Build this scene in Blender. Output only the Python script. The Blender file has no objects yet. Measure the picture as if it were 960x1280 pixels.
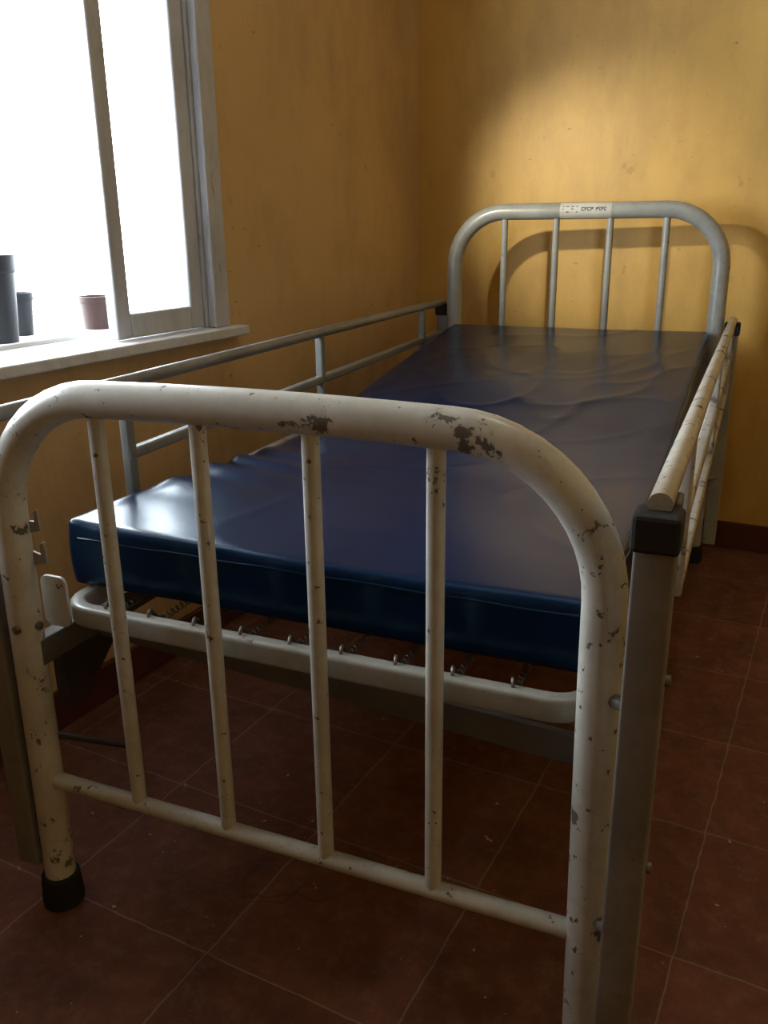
import bpy, bmesh, random
from math import *
from mathutils import Vector, Matrix, noise
random.seed(3)
PHI=.083
RZ=Matrix.Rotation(PHI,4,'Z')
col=bpy.context.scene.collection

# ------------------------------------------------------------------ materials
def newmat(name):
    m=bpy.data.materials.new(name); m.use_nodes=True
    nt=m.node_tree; nt.nodes.clear()
    o=nt.nodes.new('ShaderNodeOutputMaterial'); b=nt.nodes.new('ShaderNodeBsdfPrincipled')
    nt.links.new(b.outputs[0],o.inputs[0])
    return m,nt,b
def N(nt,t,**k):
    n=nt.nodes.new(t)
    for a,v in k.items():
        if hasattr(n,a): setattr(n,a,v)
        else: n.inputs[a].default_value=v
    return n
def ramp(nt,src,stops,interp='LINEAR'):
    r=nt.nodes.new('ShaderNodeValToRGB'); r.color_ramp.interpolation=interp
    e=r.color_ramp.elements
    while len(e)<len(stops): e.new(.5)
    for i,(p,c) in enumerate(stops):
        e[i].position=p; e[i].color=(c,c,c,1) if not isinstance(c,tuple) else (*c,1)
    nt.links.new(src,r.inputs[0]); return r.outputs[0]
def mix(nt,f,a,b):
    m=nt.nodes.new('ShaderNodeMix'); m.data_type='RGBA'
    for i,v in ((0,f),(6,a),(7,b)):
        if hasattr(v,'is_linked') or hasattr(v,'links'): nt.links.new(v,m.inputs[i])
        else: m.inputs[i].default_value=(*v,1) if isinstance(v,tuple) else v
    return m.outputs[2]
def coords(nt,scale=(1,1,1),loc=(0,0,0)):
    t=nt.nodes.new('ShaderNodeTexCoord'); m=nt.nodes.new('ShaderNodeMapping')
    m.inputs['Scale'].default_value=scale; m.inputs['Location'].default_value=loc
    nt.links.new(t.outputs['Object'],m.inputs[0]); return m.outputs[0]
def noi(nt,v,scale,detail=4,rough=.55):
    n=nt.nodes.new('ShaderNodeTexNoise'); n.inputs['Scale'].default_value=scale
    n.inputs['Detail'].default_value=detail; n.inputs['Roughness'].default_value=rough
    nt.links.new(v,n.inputs['Vector']); return n.outputs['Fac']
def bump(nt,b,h,strength=.3,dist=.002):
    n=nt.nodes.new('ShaderNodeBump'); n.inputs['Strength'].default_value=strength; n.inputs['Distance'].default_value=dist
    nt.links.new(h,n.inputs['Height']); nt.links.new(n.outputs[0],b.inputs['Normal'])

def plain(name,c,rough=.5,metal=0,var=.15,scale=8):
    m,nt,b=newmat(name); v=coords(nt); f=noi(nt,v,scale)
    f=ramp(nt,f,[(.3,0.),(.7,1.)])
    nt.links.new(mix(nt,f,tuple(x*(1-var) for x in c),tuple(min(1,x*(1+var)) for x in c)),b.inputs['Base Color'])
    b.inputs['Roughness'].default_value=rough; b.inputs['Metallic'].default_value=metal
    return m
def chipped(name,c,c2,chip=(.055,.044,.036),th=.66,rough=.28,stretch=(1,1,1),sm_th=.70,halo_s=.22,sc=20):
    m,nt,b=newmat(name)
    v=coords(nt,stretch); base=mix(nt,ramp(nt,noi(nt,v,5,5),[(.35,0.),(.7,1.)]),c,c2)
    fine=ramp(nt,noi(nt,v,60,3),[(.45,0.),(.75,.35)])
    base=mix(nt,fine,base,tuple(x*.72 for x in c2))
    grime=ramp(nt,noi(nt,coords(nt,stretch,(7,7,7)),9,6,.7),[(.46,0.),(.72,.6)])
    base=mix(nt,grime,base,(c2[0]*.66,c2[1]*.63,c2[2]*.57))
    big=noi(nt,v,sc,7,.66); msk=ramp(nt,big,[(th-.006,0.),(th+.004,1.)])
    sm=noi(nt,coords(nt,stretch,(3,1,2)),60,4,.65); msk2=ramp(nt,sm,[(sm_th-.006,0.),(sm_th+.005,1.)])
    mm=N(nt,'ShaderNodeMath',operation='MAXIMUM'); nt.links.new(msk,mm.inputs[0]); nt.links.new(msk2,mm.inputs[1])
    halo=ramp(nt,big,[(th-.06,0.),(th,halo_s)])
    base=mix(nt,halo,base,(c2[0]*.72,c2[1]*.62,c2[2]*.50))
    chipc=mix(nt,noi(nt,v,80),chip,tuple(min(1,x*3.0) for x in chip))
    nt.links.new(mix(nt,mm.outputs[0],base,chipc),b.inputs['Base Color'])
    r=ramp(nt,mm.outputs[0],[(0,rough),(1,.75)]); nt.links.new(r,b.inputs['Roughness'])
    inv=N(nt,'ShaderNodeMath',operation='SUBTRACT'); inv.inputs[0].default_value=1; nt.links.new(mm.outputs[0],inv.inputs[1])
    bump(nt,b,inv.outputs[0],.6,.0008)
    return m
M_cream=chipped('cream_enamel_chipped',(.57,.565,.52),(.47,.465,.42),th=.634,sm_th=.655)
M_spin=chipped('cream_enamel_spindle',(.54,.535,.49),(.44,.435,.39),th=.670,sm_th=.660)
M_head=chipped('grey_enamel_head',(.35,.36,.34),(.28,.29,.28),th=.67,sm_th=.72)
M_rail=chipped('rail_enamel_worn',(.44,.435,.405),(.30,.285,.255),th=.61,sm_th=.65)
M_railL=chipped('rail_grey_enamel',(.23,.245,.25),(.17,.18,.185),th=.68)
M_panel=chipped('grey_metal_post',(.21,.20,.19),(.17,.16,.15),th=.70,rough=.42)
M_frame=chipped('frame_enamel',(.36,.37,.35),(.28,.29,.27),th=.68)
M_angle=plain('dull_angle_iron',(.10,.098,.095),.5)
M_black=plain('black_rubber',(.005,.005,.006),.7)
M_steel=plain('spring_steel',(.13,.115,.10),.45,.7)
M_dark=plain('dark_iron',(.045,.04,.036),.5,.3)
M_bolt=plain('bolt_steel',(.22,.19,.16),.4,.8)
M_label=plain('paper_label',(.50,.49,.45),.6)
M_ink=plain('label_ink',(.10,.10,.11),.6)

def vinyl():
    m,nt,b=newmat('navy_vinyl'); v=coords(nt)
    f=ramp(nt,noi(nt,v,1.5,2),[(.3,0.),(.7,1.)])
    nt.links.new(mix(nt,f,(.0010,.0110,.038),(.0014,.0150,.050)),b.inputs['Base Color'])
    r=ramp(nt,noi(nt,v,2.5,3),[(.3,.21),(.75,.26)]); nt.links.new(r,b.inputs['Roughness'])
    b.inputs['Specular IOR Level'].default_value=.36
    b.inputs['Specular Tint'].default_value=(.50,.78,1,1)
    w=coords(nt,(1.0,1.8,1.0)); h=noi(nt,w,3.0,2,.45)
    n1=nt.nodes.new('ShaderNodeBump'); n1.inputs['Strength'].default_value=.17; n1.inputs['Distance'].default_value=.012
    nt.links.new(h,n1.inputs['Height'])
    n2=nt.nodes.new('ShaderNodeBump'); n2.inputs['Strength'].default_value=.06; n2.inputs['Distance'].default_value=.001
    nt.links.new(noi(nt,v,240,2),n2.inputs['Height']); nt.links.new(n1.outputs[0],n2.inputs['Normal'])
    nt.links.new(n2.outputs[0],b.inputs['Normal'])
    return m
M_vinyl=vinyl()

def wallmat(name,c,c2):
    m,nt,b=newmat(name); v=coords(nt)
    f=ramp(nt,noi(nt,v,1.6,6,.6),[(.3,0.),(.72,1.)])
    base=mix(nt,f,c,c2)
    st=ramp(nt,noi(nt,coords(nt,(1.6,1.6,.7),(2,7,1)),2.4,8,.68),[(.44,0.),(.68,.65)])
    base=mix(nt,st,base,(c2[0]*.66,c2[1]*.65,c2[2]*.70))
    sp=ramp(nt,noi(nt,coords(nt,(1,1,.6),(5,2,1)),16,6,.7),[(.645,0.),(.68,.5)])
    base=mix(nt,sp,base,tuple(x*.5 for x in c))
    sc=ramp(nt,noi(nt,coords(nt,(.5,.5,1.4),(1,2,7)),42,4,.7),[(.68,0.),(.695,.8)])
    base=mix(nt,sc,base,(.13,.08,.05))
    nt.links.new(base,b.inputs['Base Color']); b.inputs['Roughness'].default_value=.48
    b.inputs['Specular IOR Level'].default_value=.38
    bump(nt,b,noi(nt,v,24,6,.6),.3,.004)
    return m
M_wallB=wallmat('ochre_paint',(.64,.395,.10),(.565,.34,.082))
M_wallL=wallmat('ochre_paint_grazing',(.60,.41,.20),(.51,.34,.155))  # same ochre, browner: dull look of grazing light put into the colour
M_ceil=plain('ceiling_paint',(.55,.50,.40),.8)
M_base=plain('oxblood_baseboard',(.085,.024,.018),.4)

def tiles():
    m,nt,b=newmat('terracotta_tiles'); v=coords(nt,(1,1,1),(-.55,-.329,0))
    br=nt.nodes.new('ShaderNodeTexBrick'); br.offset=0; br.squash=1
    br.inputs['Scale'].default_value=1; br.inputs['Brick Width'].default_value=.343; br.inputs['Row Height'].default_value=.343
    br.inputs['Mortar Size'].default_value=.0018; br.inputs['Mortar Smooth'].default_value=.3
    br.inputs['Color1'].default_value=(.190,.073,.046,1); br.inputs['Color2'].default_value=(.150,.058,.038,1)
    br.inputs['Mortar'].default_value=(.26,.19,.15,1)
    wv=nt.nodes.new('ShaderNodeMix'); wv.data_type='VECTOR'; wv.inputs[0].default_value=.008
    nz=nt.nodes.new('ShaderNodeTexNoise'); nz.inputs['Scale'].default_value=18; nt.links.new(v,nz.inputs['Vector'])
    nt.links.new(v,wv.inputs[4]); nt.links.new(nz.outputs['Color'],wv.inputs[5])
    nt.links.new(wv.outputs[1],br.inputs['Vector'])
    n=ramp(nt,noi(nt,v,7,8,.7),[(.3,0.),(.72,1.)])
    dk=mix(nt,n,(.48,.46,.44),(1.25,1.2,1.15))
    mu=nt.nodes.new('ShaderNodeMix'); mu.data_type='RGBA'; mu.blend_type='MULTIPLY'; mu.inputs[0].default_value=1
    nt.links.new(br.outputs['Color'],mu.inputs[6]); nt.links.new(dk,mu.inputs[7])
    wr=ramp(nt,noi(nt,coords(nt,(1,1,1),(4,8,0)),26,6,.75),[(.48,0.),(.78,.5)])
    cb=mix(nt,wr,mu.outputs[2],(.28,.17,.12))
    vo=nt.nodes.new('ShaderNodeTexVoronoi'); vo.feature='DISTANCE_TO_EDGE'; vo.inputs['Scale'].default_value=2.1
    wv2=nt.nodes.new('ShaderNodeMix'); wv2.data_type='VECTOR'; wv2.inputs[0].default_value=.06
    nz2=nt.nodes.new('ShaderNodeTexNoise'); nz2.inputs['Scale'].default_value=9; nt.links.new(v,nz2.inputs['Vector'])
    nt.links.new(v,wv2.inputs[4]); nt.links.new(nz2.outputs['Color'],wv2.inputs[5]); nt.links.new(wv2.outputs[1],vo.inputs['Vector'])
    cr=ramp(nt,vo.outputs['Distance'],[(0,.55),(.004,0.)])
    gate=N(nt,'ShaderNodeMath',operation='MULTIPLY'); nt.links.new(cr,gate.inputs[0]); nt.links.new(ramp(nt,noi(nt,coords(nt,(1,1,1),(2,2,2)),2.2,2),[(.5,0.),(.58,1.)]),gate.inputs[1])
    cb=mix(nt,gate.outputs[0],cb,(.05,.025,.018))
    sp=ramp(nt,noi(nt,coords(nt,(1,1,1),(9,4,0)),38,3,.6),[(.705,0.),(.72,.8)])
    nt.links.new(mix(nt,sp,cb,(.44,.39,.34)),b.inputs['Base Color'])
    nt.links.new(ramp(nt,n,[(0,.55),(1,.75)]),b.inputs['Roughness']); b.inputs['Specular IOR Level'].default_value=.28
    bump(nt,b,br.outputs['Fac'],-.3,.002)
    return m
M_tile=tiles()
M_frameW=chipped('window_paint_weathered',(.50,.52,.56),(.42,.44,.48),chip=(.12,.10,.08),th=.66,rough=.5,stretch=(1,1,.4))
M_sill=chipped('sill_paint',(.66,.66,.66),(.56,.56,.56),chip=(.12,.10,.08),th=.69,rough=.5)
M_pot=plain('dark_grey_pot',(.022,.026,.034),.6)
M_pot2=plain('brown_pot',(.06,.026,.022),.6)
M_soil=plain('soil',(.05,.03,.02),.9)
M_conc=plain('concrete_ledge',(.6,.6,.58),.8)
M_blocker=plain('sky_blocker_dark',(.10,.08,.065),.8)  # dark finish for the added slab that blocks sky light
M_door=plain('door_paint',(.35,.24,.14),.45)
def glass():
    m=bpy.data.materials.new('window_glass'); m.use_nodes=True; nt=m.node_tree; nt.nodes.clear()
    o=nt.nodes.new('ShaderNodeOutputMaterial'); t=nt.nodes.new('ShaderNodeBsdfTransparent'); g=nt.nodes.new('ShaderNodeBsdfGlossy')
    g.inputs['Roughness'].default_value=.02; t.inputs[0].default_value=(.97,.98,.99,1)
    x=nt.nodes.new('ShaderNodeMixShader'); f=nt.nodes.new('ShaderNodeFresnel'); f.inputs[0].default_value=1.25
    nt.links.new(f.outputs[0],x.inputs[0]); nt.links.new(t.outputs[0],x.inputs[1]); nt.links.new(g.outputs[0],x.inputs[2]); nt.links.new(x.outputs[0],o.inputs[0])
    return m
M_glass=glass()

# ------------------------------------------------------------------ mesh helpers
def obj(name,verts,faces,mat,parent=None,smooth=False,bev=0,seg=2):
    me=bpy.data.meshes.new(name); me.from_pydata([tuple(v) for v in verts],[],faces); me.update()
    bm=bmesh.new(); bm.from_mesh(me); bmesh.ops.recalc_face_normals(bm,faces=bm.faces); bm.to_mesh(me); bm.free()
    o=bpy.data.objects.new(name,me); col.objects.link(o); me.materials.append(mat)
    if smooth:
        for p in me.polygons: p.use_smooth=True
    if bev:
        b=o.modifiers.new('bev','BEVEL'); b.width=bev; b.segments=seg; b.limit_method='ANGLE'
    if parent: o.parent=parent
    return o
def boxdata(x0,x1,y0,y1,z0,z1):
    v=[(x,y,z) for x in (x0,x1) for y in (y0,y1) for z in (z0,z1)]
    f=[(0,1,3,2),(4,6,7,5),(0,4,5,1),(2,3,7,6),(0,2,6,4),(1,5,7,3)]
    return v,f
def box(name,x0,x1,y0,y1,z0,z1,mat,parent=None,bev=0):
    v,f=boxdata(x0,x1,y0,y1,z0,z1); return obj(name,v,f,mat,parent,bev=bev)
def boxes(name,L,mat,parent=None,bev=0):
    V=[];F=[]
    for b in L:
        v,f=boxdata(*b); n=len(V); V+=v; F+=[tuple(i+n for i in q) for q in f]
    return obj(name,V,F,mat,parent,bev=bev)
def sweepdata(pts,prof,closed=False,up=None):
    pts=[Vector(p) for p in pts]; n=len(pts); V=[];F=[]
    T=[]
    for i in range(n):
        a=pts[i-1] if (i>0 or closed) else pts[i]; b=pts[(i+1)%n] if (i<n-1 or closed) else pts[i]
        T.append((b-a).normalized())
    u=Vector(up) if up else (Vector((0,0,1)) if abs(T[0].z)<.9 else Vector((0,1,0)))
    m=len(prof)
    for i in range(n):
        u=(u-T[i]*u.dot(T[i])).normalized(); s=T[i].cross(u)
        for a,b in prof: V.append(pts[i]+s*a+u*b)
    for i in range(n if closed else n-1):
        j=(i+1)%n
        for k in range(m): F.append((i*m+k,i*m+(k+1)%m,j*m+(k+1)%m,j*m+k))
    if not closed: F.append(tuple(range(m))); F.append(tuple((n-1)*m+k for k in range(m)))
    return V,F
def circ(r,n=20,ry=None): 
    ry=ry or r
    return [(r*cos(2*pi*k/n),ry*sin(2*pi*k/n)) for k in range(n)]
def rrect(w,h,r,n=4):
    o=[]
    for cx,cy,a0 in ((w/2-r,h/2-r,0),(-w/2+r,h/2-r,pi/2),(-w/2+r,-h/2+r,pi),(w/2-r,-h/2+r,1.5*pi)):
        for k in range(n+1):
            a=a0+k*pi/2/n; o.append((cx+r*cos(a),cy+r*sin(a)))
    return o
def sweep(name,pts,prof,mat,parent=None,closed=False,up=None):
    V,F=sweepdata(pts,prof,closed,up); o=obj(name,V,F,mat,parent,smooth=True)
    e=o.modifiers.new('es','EDGE_SPLIT'); e.split_angle=radians(50)
    return o
def multi(name,lst,mat,parent=None):
    V=[];F=[]
    for pts,prof in lst:
        v,f=sweepdata(pts,prof); n=len(V); V+=v; F+=[tuple(i+n for i in q) for q in f]
    o=obj(name,V,F,mat,parent,smooth=True)
    e=o.modifiers.new('es','EDGE_SPLIT'); e.split_angle=radians(50); return o
def lathe(name,prof,c,mat,parent=None,n=28):
    V=[];F=[]; m=len(prof)
    for k in range(n):
        a=2*pi*k/n
        for r,z in prof: V.append((c[0]+r*cos(a),c[1]+r*sin(a),c[2]+z))
    for k in range(n):
        j=(k+1)%n
        for i in range(m-1): F.append((k*m+i,j*m+i,j*m+i+1,k*m+i+1))
    o=obj(name,V,F,mat,parent,smooth=True); e=o.modifiers.new('es','EDGE_SPLIT'); e.split_angle=radians(40); return o

# ------------------------------------------------------------------ room
XL,XR,YB,YF,ZC=-.904,2.5,2.38,-2.4,2.65
T=.16
WY0,WY1,WZ0,WZ1=-.45,1.07,.885,2.12     # window opening
box('floor',XL-T,XR+T,YF-T,YB+T,-.1,0,M_tile)
box('ceiling',XL-T,XR+T,YF-T,YB+T,ZC,ZC+.1,M_ceil)
box('wall_back',XL-T,XR+T,YB,YB+T,0,ZC,M_wallB)
boxes('wall_left',[(XL-T,XL,YF-T,WY0,0,ZC),(XL-T,XL,WY1,YB,0,ZC),(XL-T,XL,WY0,WY1,0,WZ0-.002),(XL-T,XL,WY0,WY1,WZ1,ZC)],M_wallL)
box('wall_right',XR,XR+T,YF-T,YB,0,ZC,M_wallB)
DX0,DX1,DZ=.7,1.6,2.05
boxes('wall_front',[(XL,DX0,YF-T,YF,0,ZC),(DX1,XR,YF-T,YF,0,ZC),(DX0,DX1,YF-T,YF,DZ,ZC)],M_wallB)
box('baseboard_back',XL,XR,YB-.014,YB,0,.10,M_base,bev=.003)
box('baseboard_left',XL,XL+.014,YF,YB-.014,0,.10,M_base,bev=.003)
box('baseboard_right',XR-.014,XR,YF,YB-.014,0,.10,M_base,bev=.003)
d=bpy.data.objects.new('door_1',None); col.objects.link(d)
box('leaf',DX0+.03,DX1-.03,YF-.09,YF-.05,.005,DZ-.03,M_door,d,.004)
boxes('door_frame',[(DX0,DX0+.03,YF-.15,YF+.01,0,DZ),(DX1-.03,DX1,YF-.15,YF+.01,0,DZ),(DX0,DX1,YF-.15,YF+.01,DZ-.03,DZ)],M_door,d,.003)
boxes('panels',[(DX0+.15,DX1-.15,YF-.052,YF-.04,.2,.9),(DX0+.15,DX1-.15,YF-.052,YF-.04,1.1,1.85)],M_door,d,.01)
lathe('knob',[(0,.0),(.02,.0),(.026,.02),(.02,.04),(0,.045)],(DX0+.1,YF-.035,1.0),M_steel,d)

w=bpy.data.objects.new('window_1',None); col.objects.link(w)
fr=[(XL-T-.004,XL-.012,WY1-.022,WY1,WZ0,WZ1),(XL-T-.004,XL-.012,WY0,WY0+.03,WZ0,WZ1),(XL-T-.004,XL-.012,WY0,WY1,WZ1-.03,WZ1),
    (XL-.012,XL+.014,WY1-.012,WY1+.052,WZ0,WZ1+.05),(XL-.012,XL+.014,WY0-.05,WY0+.012,WZ0,WZ1+.05),(XL-.012,XL+.014,WY0-.05,WY1+.05,WZ1-.012,WZ1+.05)]
boxes('window_frame',fr,M_frameW,w,.004)
boxes('window_sill',[(XL-.001,XL+.048,WY0-.12,1.165,.858,.885),(XL-T-.004,XL+.01,WY0,WY1,.872,.885)],M_sill,w,.004)
def sash(nm,y0,y1,x0,x1,sl=.052):
    z0,z1=.888,WZ1-.03; sw=.052
    boxes(nm,[(x0,x1,y0,y0+sl,z0,z1),(x0,x1,y1-sw,y1,z0,z1),(x0,x1,y0+sl,y1-sw,z0,z0+.06),(x0,x1,y0+sl,y1-sw,z1-.055,z1)],M_frameW,w,.005)
    xm=(x0+x1)/2
    box(nm+'_glass',xm-.002,xm+.002,y0+sl-.004,y1-sw+.004,z0+.055,z1-.05,M_glass,w)
sash('sash_fixed',.716,WY1-.022,XL-.050,XL-.018,.050)
sash('sash_far_side',WY0+.03,-.08,XL-.055,XL-.018)
box('trim_exterior_ledge',XL-.50,XL-T-.004,-1.3,1.6,.80,.895,M_conc)
box('sky_blocker_slab',XL-1.30,XL-T-.004,-2.2,2.4,2.20,2.28,M_blocker)  # unseen slab added outside to keep high sky light off the floor
def pot(nm,x,y,z,r,h,mat):
    e=bpy.data.objects.new(nm,None); col.objects.link(e)
    lathe('pot_body',[(0,0),(r*.78,0),(r*.97,h*.80),(r*1.04,h*.82),(r*1.06,h),(r*.96,h),(r*.92,h*.88),(0,h*.88)],(x,y,z),mat,e)
    lathe('soil',[(0,h*.89),(r*.9,h*.89)],(x,y,z),M_soil,e)
    return e
pot('plant_pot',-1.13,.540,.895,.055,.20,M_pot)
pot('plant_pot.001',-1.20,.665,.895,.036,.105,M_pot)
pot('plant_pot.002',-1.13,.862,.895,.049,.085,M_pot2)
pot('plant_pot.003',-1.22,.28,.895,.07,.12,M_pot2)

# ------------------------------------------------------------------ bed
bed=bpy.data.objects.new('hospital_bed',None); col.objects.link(bed); bed.matrix_world=RZ
LH=2.15
def arch(y,xl,xr,zt,R,zbot,xbl,xbr,bow=0.):
    P=[]
    for t in range(8): 
        k=t/8; P.append((xbl+(xl-xbl)*k**.8,y,zbot+(zt-R-zbot)*k))
    for k in range(13):
        a=pi-k*pi/2/12; P.append((xl+R+R*cos(a),y,zt-R+R*sin(a)))
    for k in range(1,8):
        t=k/8; P.append((xl+R+(xr-xl-2*R)*t,y,zt+bow*sin(pi*t)))
    for k in range(13):
        a=pi/2-k*pi/2/12; P.append((xr-R+R*cos(a),y,zt-R+R*sin(a)))
    for t in range(1,9):
        k=t/8; P.append((xr+(xbr-xr)*k**1.25,y,zt-R+(zbot-zt+R)*k))
    return P
sweep('footboard_arch',arch(0,-.445,.457,.925,.19,.03,-.456,.470,.004),circ(.0262,32),M_cream,bed,up=(0,1,0))
multi('footboard_spindles',[([(x,0,.259),(x,0,.915)],circ(.0118,16)) for x in (-.257,-.087,.082,.25)],M_spin,bed)
sweep('footboard_crossbar',[(-.45,0,.259),(0,0,.259),(.462,0,.259)],circ(.0135,18),M_spin,bed)
for i,(x,y) in enumerate(((-.456,0),(.470,0),(-.45,LH),(.452,LH))):
    lathe('foot_cap_%d'%(i+1),[(0,0),(.034,0),(.036,.01),(.033,.058),(.027,.062),(.0,.062)],(x,y,0),M_black,bed)
sweep('headboard_arch',arch(LH,-.45,.45,1.189,.18,.03,-.45,.452),circ(.027,28),M_head,bed,up=(0,1,0))
multi('headboard_spindles',[([(x,LH,.40),(x,LH,1.18)],circ(.0115,14)) for x in (-.27,-.09,.09,.27)],M_head,bed)
sweep('headboard_crossbar',[(-.45,LH,.40),(.45,LH,.40)],circ(.0135,16),M_head,bed)
V=[];F=[]
nl=9
for i,x in enumerate((-.075,.095)):
    for k in range(nl):
        a=radians(120+k*120/(nl-1)); V.append((x,LH+.0278*cos(a),1.189+.0278*sin(a)))
for k in range(nl-1): F.append((k,k+1,nl+k+1,nl+k))
obj('paper_label',V,F,M_label,bed,smooth=True)
V=[];F=[]
xx=-.066
for g in range(16):
    wd=random.choice((.007,.010,.013)) 
    if g in (4,9): xx+=.006; continue
    hi=g<4
    A0,A1=(148,192) if hi else (158,182)
    for (a0,a1,x0,x1) in ((A0,A1,xx,xx+.003),(A0,A0+7,xx,xx+wd*.8),(A1-7,A1,xx,xx+wd*.8) if g%2 else (165,172,xx,xx+wd*.7)):
        n=len(V)
        for x in (x0,x1):
            for a in (a0,a1): V.append((x,LH+.0283*cos(radians(a)),1.189+.0283*sin(radians(a))))
        F.append((n,n+1,n+3,n+2))
    xx+=wd+.004 if hi else wd*.7+.002
    if xx>.075: break
obj('label_lettering',V,F,M_ink,bed)

PR=[(0,.686),(.1,.686),(.35,.684),(.5,.674),(.8,.655),(1.05,.668),(1.2,.695),(1.4,.728),(1.7,.768),(2.1,.815),(2.3,.84)]
def prof(y):
    for (a,za),(b,zb) in zip(PR,PR[1:]):
        if a<=y<=b:
            t=(y-a)/(b-a); return za+(zb-za)*t
    return PR[0][1] if y<0 else PR[-1][1]
def profs(y): return sum(prof(y+d) for d in (-.09,-.06,-.03,0,.03,.06,.09))/7
TH=.106
def loop(x0,x1,y0,y1,R,dz):
    P=[]
    for cx,cy,a0 in ((x0+R,y0+R,pi),(x1-R,y0+R,1.5*pi),(x1-R,y1-R,0),(x0+R,y1-R,.5*pi)):
        for k in range(7):
            a=a0+k*pi/2/6; P.append((cx+R*cos(a),cy+R*sin(a)))
    out=[]
    for i,(a,b) in enumerate(P):
        c=P[(i+1)%len(P)]; n=max(1,int(hypot(c[0]-a,c[1]-b)/.08))
        for k in range(n):
            t=k/n; x=a+(c[0]-a)*t; y=b+(c[1]-b)*t; out.append((x,y,profs(y)-TH-dz))
    return out
sweep('base_frame_loop',loop(-.405,.438,.045,2.09,.05,.022),rrect(.026,.036,.007),M_frame,bed,closed=True,up=(0,0,1))
sp=[];wr=[]
xs=[-.325+.083*i for i in range(9)]
for x in xs:
    z0=profs(.07)-TH-.012
    P=[]
    for k in range(48):
        t=k/47; a=t*2*pi*6; P.append((x+.005*cos(a),.085+.07*t,z0-.010+.005*sin(a)))
    sp.append((P,circ(.0012,6)))
    hook=[(x,.09,z0-.010),(x,.072,z0-.004)]+[(x+.003*sin(a),.056-.010*sin(a),z0+.006+.010*cos(a)) for a in [i*pi/8 for i in range(0,14)]]
    sp.append((hook,circ(.0026,6)))
    wr.append(([(x,.155,z0-.010)]+[(x,y,profs(y)-TH-.012) for y in [.25+.12*j for j in range(15)]],circ(.0016,6)))
for j in range(16):
    y=.17+.12*j; wr.append(([(-.395,y,profs(y)-TH-.014),(.42,y,profs(y)-TH-.014)],circ(.0016,6)))
multi('tension_springs',sp,M_steel,bed); multi('wire_mesh',wr,M_steel,bed)
V=[];F=[]
for j in range(41):
    y=.13+1.93*j/40
    for i in range(5): V.append((-.385+.79*i/4,y,profs(y)-TH-.006))
for j in range(40):
    for i in range(4): F.append((j*5+i,j*5+i+1,j*5+i+6,j*5+i+5))
obj('support_cloth',V,F,plain('brown_burlap',(.04,.027,.022),.9),bed)
sweep('front_angle_iron',[(-.37,.085,.528),(.05,.07,.512),(.455,.055,.496)],rrect(.012,.044,.002,2),M_angle,bed)
sweep('side_beam_l',[(-.435,.0,.50),(-.435,LH,.50)],rrect(.03,.045,.003,2),M_angle,bed)
sweep('side_beam_r',[(.455,.0,.485),(.455,LH,.485)],rrect(.02,.045,.003,2),M_angle,bed)
sweep('cross_beam_mid',[(-.43,1.15,.49),(.44,1.15,.49)],rrect(.03,.04,.003,2),M_angle,bed)
sweep('cross_beam_head',[(-.43,2.05,.49),(.44,2.05,.49)],rrect(.03,.04,.003,2),M_angle,bed)
multi('backrest_struts',[([(-.3,1.15,.49),(-.3,1.75,.625)],circ(.009,10)),([(.3,1.15,.49),(.3,1.75,.625)],circ(.009,10))],M_dark,bed)
sweep('crank_rod',[(-.43,.02,.335),(-.29,.04,.335)],circ(.006,10),M_dark,bed)
me=[(-.0,.48),(.16,.48),(.16,.45),(.05,.355),(.0,.355)]
V=[(-.475,.07+a,z) for a,z in me]+[(-.452,.07+a,z) for a,z in me]
obj('rail_release',V,[(0,1,2,3,4),(9,8,7,6,5)]+[(i,(i+1)%5,5+(i+1)%5,5+i) for i in range(5)],M_dark,bed,bev=.002)
def plate(nm,prof2,y,th,mat):
    n=len(prof2); V=[(x,y,z) for x,z in prof2]+[(x,y+th,z) for x,z in prof2]
    F=[tuple(range(n)),tuple(range(2*n-1,n-1,-1))]+[(i,(i+1)%n,n+(i+1)%n,n+i) for i in range(n)]
    return obj(nm,V,F,mat,bed,bev=.001)
br=[(-.448,.735),(-.425,.735),(-.425,.722),(-.412,.722),(-.412,.738),(-.404,.742),(-.402,.708),(-.425,.702),(-.425,.672),(-.408,.668),(-.408,.685),(-.399,.69),(-.396,.655),(-.425,.648),(-.428,.60),(-.448,.59)]
plate('hook_bracket',br,.012,.005,M_frame)
pl=[]
for cx,cz,a0 in ((.012,.030,0),(-.012,.030,pi/2),(-.012,-.030,pi),(.012,-.030,1.5*pi)):
    for k in range(5):
        a=a0+k*pi/8; pl.append((-.415+cx+.014*cos(a),.578+cz+.014*sin(a)))
plate('corner_plate_l',pl,.035,.006,M_spin)
def bolt(nm,loc,rot):
    lathe(nm,[(0,0),(.007,0),(.007,.006),(0,.008)],(0,0,0),M_bolt,bed).matrix_local=Matrix.Translation(loc)@Matrix.Rotation(radians(90),4,rot)
bolt('bolt_1',(-.44,-.024,.55),'X'); bolt('bolt_2',(-.423,0,.55),'Y'); bolt('bolt_3',(.5335,-.04,.67),'Y'); bolt('bolt_4',(.5335,-.04,.42),'Y')
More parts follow.
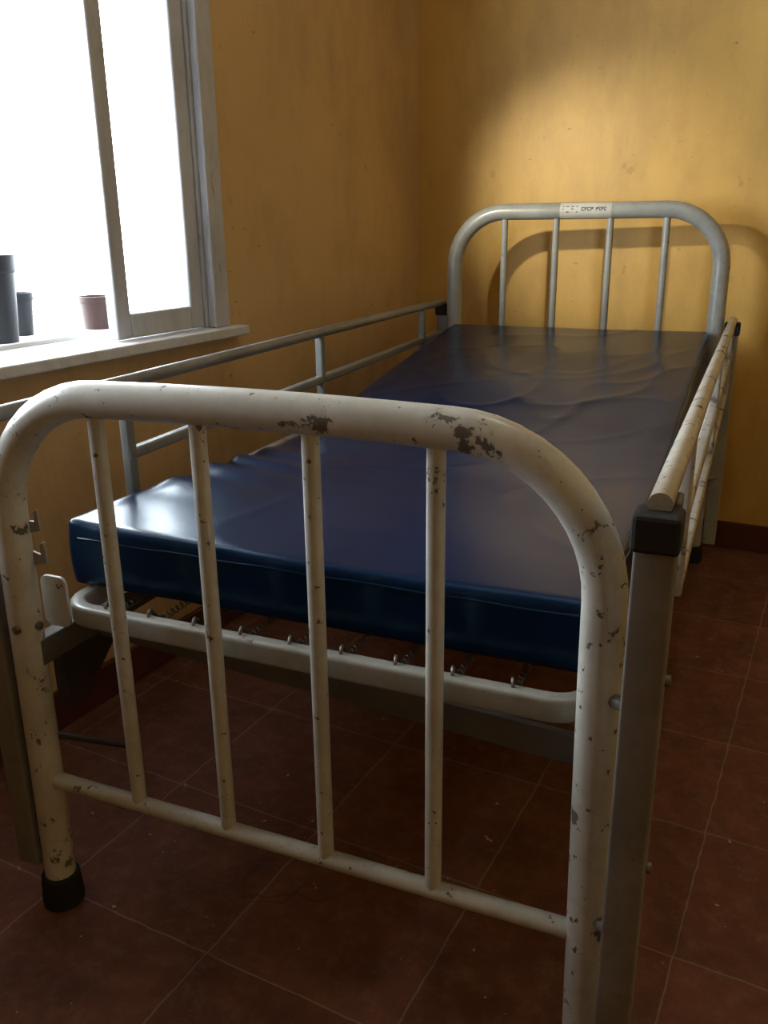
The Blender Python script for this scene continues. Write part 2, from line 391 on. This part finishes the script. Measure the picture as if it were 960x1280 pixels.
def rail(side,x,mt,y0,y1,yp,xp,zn,zf,xf,ef):
    e=bpy.data.objects.new('side_rail_'+side,None); col.objects.link(e); e.parent=bed
    def zt(y): return zn+(zf-zn)*(y-y0)/(y1-y0)
    def xx(y): return x+(xf-x)*(y-y0)/(y1-y0)
    L=[([(xx(y0),y0,zn),(xx(y1),y1,zf)],circ(.0130,18)),
       ([(xx(.36),.36,.735),(xx(2.16),2.16,ef)],rrect(.022,.022,.005)),
       ([(xx(.36),.36,.615),(xx(2.16),2.16,.625)],rrect(.022,.022,.005))]
    for y in (.37,1.19,1.98): L.append(([(xx(y),y,.605),(xx(y),y,zt(y)-.008)],rrect(.022,.022,.005)))
    multi('rail_bars',L,mt,e)
    for i,y in enumerate((yp,2.205)):
        px=xp if i==0 else xf; zc=(zn if i==0 else zf)
        sweep('rail_post_%d'%(i+1),[(px,y,.085 if side=='l' else .055),(px,y,zc-.041)],rrect(.044,.030,.004),M_panel if i==0 or side=='l' else M_head,e,up=(0,1,0))
        box('rail_cap_%d'%(i+1),px-.025,px+.025,y-.025,y+.022,zc-.048,zc-.006,M_black,e,.005)
    box('latch',x-.015,x+.017,.005,.05,.80,.862,M_angle,e,.003)
    return e
rail('l',-.512,M_railL,-.03,2.2,-.012,-.50,.873,.877,-.512,.765)
rail('r',.512,M_rail,-.045,2.2,-.045,.512,.873,.838,.502,.735)
multi('rail_mounts',[([(sx*.45,y,z),(sx*.505,y+dy,z)],circ(.009,10)) for sx,y,dy in ((1,0,-.03),(-1,LH,.05),(1,LH,.05)) for z in (.62,.30)],M_panel,bed)

# ------------------------------------------------------------------ mattress
def axis(h,r,n,m=6):
    e=[-h+r*(1-cos(pi/2*k/m)) for k in range(m)]; inner=[-h+r+(2*h-2*r)*k/n for k in range(n+1)]
    return e+inner+[-v for v in reversed(e)]
hx,hy,hz,r=.436,1.0,TH/2,.013
ax,ay,az=axis(hx,r,100,5),axis(hy,r,220,5),axis(hz,r,6,5)
vid={};V=[];F=[]
def ridge(u,v,s,p): return (1-abs(noise.noise(Vector((u,v,s)))))**p
def vert(i,j,k):
    if (i,j,k) in vid: return vid[i,j,k]
    p=Vector((ax[i],ay[j],az[k])); q=Vector((max(-hx+r,min(hx-r,p.x)),max(-hy+r,min(hy-r,p.y)),max(-hz+r,min(hz-r,p.z))))
    d=p-q
    if d.length>1e-9: p=q+d.normalized()*r
    y=p.y+1.10; x=p.x
    top=max(0,p.z/hz)
    n=noise.noise(Vector((x*2.0,y*1.5,1.3)))*.006+noise.noise(Vector((x*5+y*2,y*3-x*2,4.)))*.0012
    ph=y*2*pi/.125+2.5*noise.noise(Vector((y*3,0,0)))
    pk=.0065*sin(ph+x*10)*exp(-((x+.43)/.12))*exp(-((y-.58)/.24)**2)
    dish=.014*max(0,min(1,(-x-.08)/.34))**1.3*max(0,min(1,(1.0-y)/.4))
    rd=ridge(x*1.6+y*1.3,y*2.6-x*2.0,9.,14)*.0018
    rd2=(ridge(x*3+3-y*2,y*2.0+x*3,19.,14)*.0030+ridge(x*5-y*1.5,y*3.2+x*1.2,33.,12)*.0018)*exp(-((y-1.40)/.38)**2)
    ed=min(1,(hx-abs(x))/.05)
    z=p.z+top*(n*min(1,.3+ed)+pk+dish+(rd+rd2)*ed-.003)
    z+=profs(y)-hz
    bul=(1-(p.z/hz)**2)*.004+.0016*sin(y*21+x*23)
    if abs(p.x)>hx-r*1.2: x+=copysign(bul,p.x)
    if abs(p.y)>hy-r*1.2: y+=copysign(bul*.8,p.y)
    V.append((x,y,z)); vid[i,j,k]=len(V)-1; return vid[i,j,k]
nx,ny,nz=len(ax)-1,len(ay)-1,len(az)-1
for i in range(nx):
    for j in range(ny):
        for k in (0,nz): F.append((vert(i,j,k),vert(i+1,j,k),vert(i+1,j+1,k),vert(i,j+1,k)))
for i in range(nx):
    for k in range(nz):
        for j in (0,ny): F.append((vert(i,j,k),vert(i+1,j,k),vert(i+1,j,k+1),vert(i,j,k+1)))
for j in range(ny):
    for k in range(nz):
        for i in (0,nx): F.append((vert(i,j,k),vert(i,j+1,k),vert(i,j+1,k+1),vert(i,j,k+1)))
mroot=bpy.data.objects.new('mattress',None); col.objects.link(mroot); mroot.matrix_world=RZ
obj('mattress_cover',V,F,M_vinyl,mroot,smooth=True)
sm=[(-hx-.001,1.9,0),(-hx-.001,.11,0),(hx+.001,.11,0),(hx+.001,1.9,0)]
P=[]
for a,b in zip(sm,sm[1:]):
    nn=int((Vector(b)-Vector(a)).length/.03)
    for k in range(nn):
        q=Vector(a).lerp(Vector(b),k/nn); yy=q.y-.012 if abs(q.x)<hx else q.y
        P.append((q.x,yy,profs(q.y)-.020+.001*sin(q.x*40+q.y*33)))
sweep('welt_seam',P,circ(.0022,8),M_vinyl,mroot,up=(0,0,1))
# ------------------------------------------------------------------ lights
cl=bpy.data.objects.new('ceiling_lamp',None); col.objects.link(cl)
CX,CY=.35,.75
lathe('lamp_base',[(0,0),(.07,0),(.07,-.02),(.03,-.03),(.02,-.07),(0,-.07)],(CX,CY,ZC),M_sill,cl)
ld=bpy.data.lights.new('bulb_light','POINT'); ld.energy=5; ld.color=(1,.88,.68); ld.shadow_soft_size=.03
lo=bpy.data.objects.new('bulb_light',ld); lo.location=(CX,CY,ZC-.14); col.objects.link(lo); lo.parent=cl
sd=bpy.data.lights.new('wall_patch_spot','SPOT'); sd.energy=82; sd.color=(1,.93,.72); sd.shadow_soft_size=.022; sd.spot_size=radians(39); sd.spot_blend=1  # spot added indoors by the sash to throw the back-wall light patch
so=bpy.data.objects.new('wall_patch_spot',sd); P=Vector((-.87,.90,1.66)); so.location=P
so.rotation_euler=(Vector((-.20,2.38,1.20))-P).to_track_quat('-Z','Y').to_euler(); col.objects.link(so)
pd=bpy.data.lights.new('window_portal','AREA'); pd.shape='RECTANGLE'; pd.size=WY1-WY0; pd.size_y=WZ1-WZ0; pd.cycles.is_portal=True
po=bpy.data.objects.new('window_portal',pd)
po.matrix_world=Matrix.Translation((XL-.155,(WY0+WY1)/2,(WZ0+WZ1)/2))@Matrix(((0,0,-1,0),(1,0,0,0),(0,-1,0,0),(0,0,0,1))); col.objects.link(po)
wd=bpy.data.worlds.new('overcast_sky'); bpy.context.scene.world=wd; wd.use_nodes=True
bg=wd.node_tree.nodes['Background']; bg.inputs[0].default_value=(.86,.94,1,1); bg.inputs[1].default_value=23

# ------------------------------------------------------------------ camera
C=Vector((.5864,-.9452,1.1514)); yaw,pit,rol=.4047,.3187,-.0117
fw=Vector((-sin(yaw)*cos(pit),cos(yaw)*cos(pit),-sin(pit))); rr=Vector((cos(yaw),sin(yaw),0)); uu=rr.cross(fw)
r2=rr*cos(rol)+uu*sin(rol); u2=-rr*sin(rol)+uu*cos(rol)
m=Matrix((( r2.x,u2.x,-fw.x,C.x),(r2.y,u2.y,-fw.y,C.y),(r2.z,u2.z,-fw.z,C.z),(0,0,0,1)))
cd=bpy.data.cameras.new('camera'); cd.sensor_fit='VERTICAL'; cd.sensor_height=36; cd.sensor_width=27; cd.lens=1088/1280*36; cd.clip_start=.02
co=bpy.data.objects.new('camera',cd); col.objects.link(co); co.matrix_world=RZ@m
bpy.context.scene.camera=co
vs=bpy.context.scene.view_settings; vs.view_transform='Standard'; vs.look='None'; vs.exposure=0
